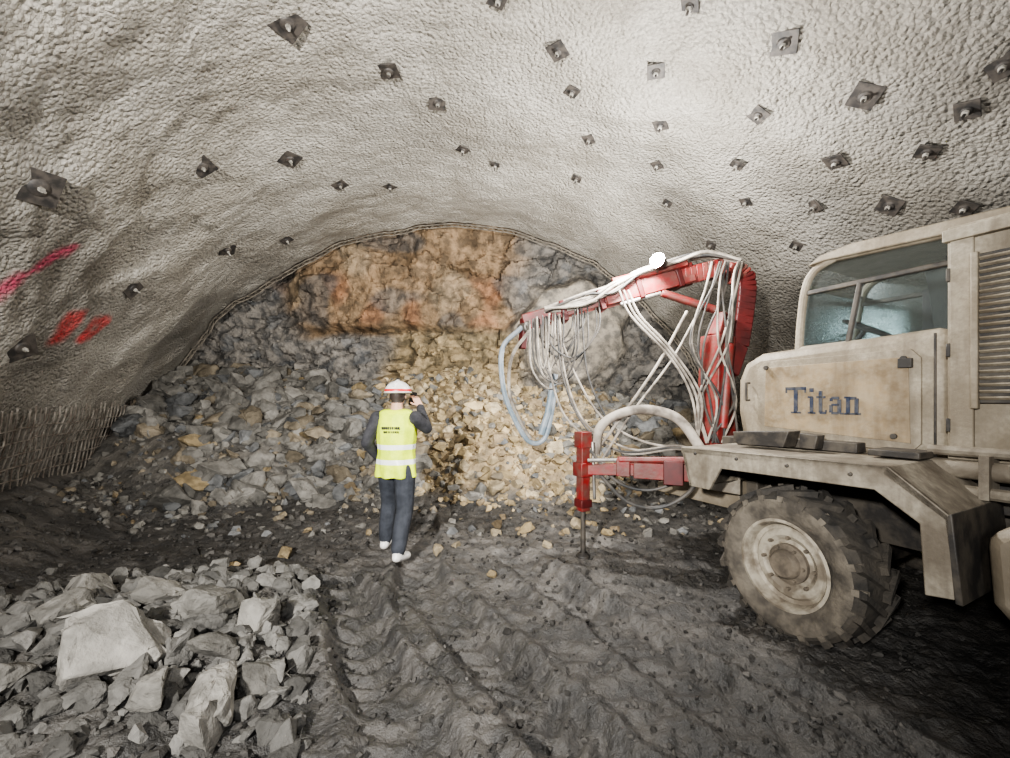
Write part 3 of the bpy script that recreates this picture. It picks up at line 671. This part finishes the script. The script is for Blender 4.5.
for row,(z,h,x0,x1) in enumerate(((1.305,.026,-.09,.09),(1.265,.02,-.07,.07))):
    x=x0
    while x<x1:
        w=rr.uniform(.008,.014); mb.box((x,-.152+.25*x*x,z),(w,.012,h),0); x+=w+.009
mb.obj('vest_print',['jacket'],per)
def hand(name,base,dirv,palm,curl):
    H=Body(); d=Vector(dirv).normalized(); n=Vector(palm); n=(n-d*n.dot(d)).normalized(); s=d.cross(n); b0=Vector(base)
    H.hull([(b0+s*.02,.017),(b0-s*.02,.017),(b0+d*.085+s*.032,.012),(b0+d*.08-s*.032,.012)],'s')
    for k,(o,l) in enumerate(((.032,.07),(.011,.08),(-.011,.075),(-.031,.06))):
        p=b0+d*.085+s*o; dd=d.copy(); r=.0095
        for j in range(3):
            dd=(dd+n*curl).normalized(); q=p+dd*l*(.45,.32,.25)[j]; H.hull([(p,r),(q,r*.9)],'s'); p=q; r*=.92
    p=b0+d*.02+s*.03
    for q in(p+s*.03+d*.025+n*.01,p+s*.04+d*.055+n*.025): H.hull([(p,.012),(q,.010)],'s'); p=q
    m=H.build(.0035,2); ob=finish(m,['skin'],name,per,angle=None,recalc=False); m.polygons.foreach_set('use_smooth',[True]*len(m.polygons))
hand('hand_left',(-.242,.135,.965),(.1,.75,-.65),(1,0,0),.35)
hand('hand_right',(.158,.285,1.525),(-.5,.1,.8),(-.6,.5,-.2),.35)
mb=MB(); mb.box((.065,.33,1.60),(.075,.012,.15),0,Matrix.Rotation(.2,3,'Y')); mb.obj('phone',['seat'],per,bevel=.004)
mb=MB()
for s in(-1,1): mb.rev([(.001,.012),(.008,.009),(.011,.0)],(s*.03,.130,1.645),(0,1,0),0,12)
mb.box((0,.137,1.578),(.045,.008,.008),1); 
for s in(-1,1): mb.box((s*.03,.136,1.667),(.032,.008,.007),2)
mb.obj('face_features',['white','redp','hair'],per)
mb=MB(); hc=(0,.045,1.668)
pr=[(.134*math.cos(a),.118*math.sin(a)) for a in np.linspace(0,math.pi/2-.02,12)]
mb.rev(pr,hc,(0,0,1),0,36); mb.rev([(.122,-.012),(.135,-.012),(.145,-.004),(.135,.006)],hc,(0,0,1),0,36)
mb.rev([(.1345,-.002),(.1352,.024),(.131,.032)],hc,(0,0,1),1,36)
V=[]
for i in range(13):
    a=math.pi*(.18+.64*i/12); V+= [(hc[0]+.128*math.cos(a),hc[1]+.128*math.sin(a),hc[2]+.002),(hc[0]+.15*math.cos(a),hc[1]+.185*math.sin(a),hc[2]-.014)]
mb.add(V,[(2*i,2*i+2,2*i+3,2*i+1) for i in range(12)],0)
mb.tube([(0,-.075,1.72),(0,-.04,1.762),(0,.045,1.788),(0,.12,1.762)],.012,0,8,sm=5)
mb.obj('hard_hat',['white','redp'],per)
# ---------------------------------------------------------------- lights
def lamp(name,loc,target,e,col=(1,.95,.87),kind='SPOT',size=140,rad=.15,blend=.8):
    l=bpy.data.lights.new(name,kind); l.energy=e; l.color=col; l.shadow_soft_size=rad
    if kind=='SPOT': l.spot_size=math.radians(size); l.spot_blend=blend
    ob=bpy.data.objects.new(name,l); scene.collection.objects.link(ob); ob.location=loc
    ob.rotation_euler=(Vector(target)-Vector(loc)).to_track_quat('-Z','Y').to_euler(); return ob
lamp('floodlight_left',(-1.6,-1.5,2.5),(-.2,7.5,2.7),3900,size=104,blend=1,rad=.1,col=(1,.98,.94))
lamp('floodlight_right',(.2,-1.2,2.2),(-.5,6,3.0),380,col=(.95,.97,1),size=140,blend=1)
lamp('boom_lamp_glow',(1.40,4.32,3.22),(0,7,4),420,kind='POINT',rad=.08,col=(1,.98,.94))
lamp('added_face_fill',(1.9,5.1,2.3),(-1.0,8.8,3.0),1050,size=155,blend=.9,rad=.12,col=(1,.98,.93))  # unseen lamp added to brighten the face and muck pile
w=bpy.data.worlds.new('world'); scene.world=w; w.use_nodes=True; w.node_tree.nodes['Background'].inputs[0].default_value=(.6,.65,.7,1); w.node_tree.nodes['Background'].inputs[1].default_value=.06
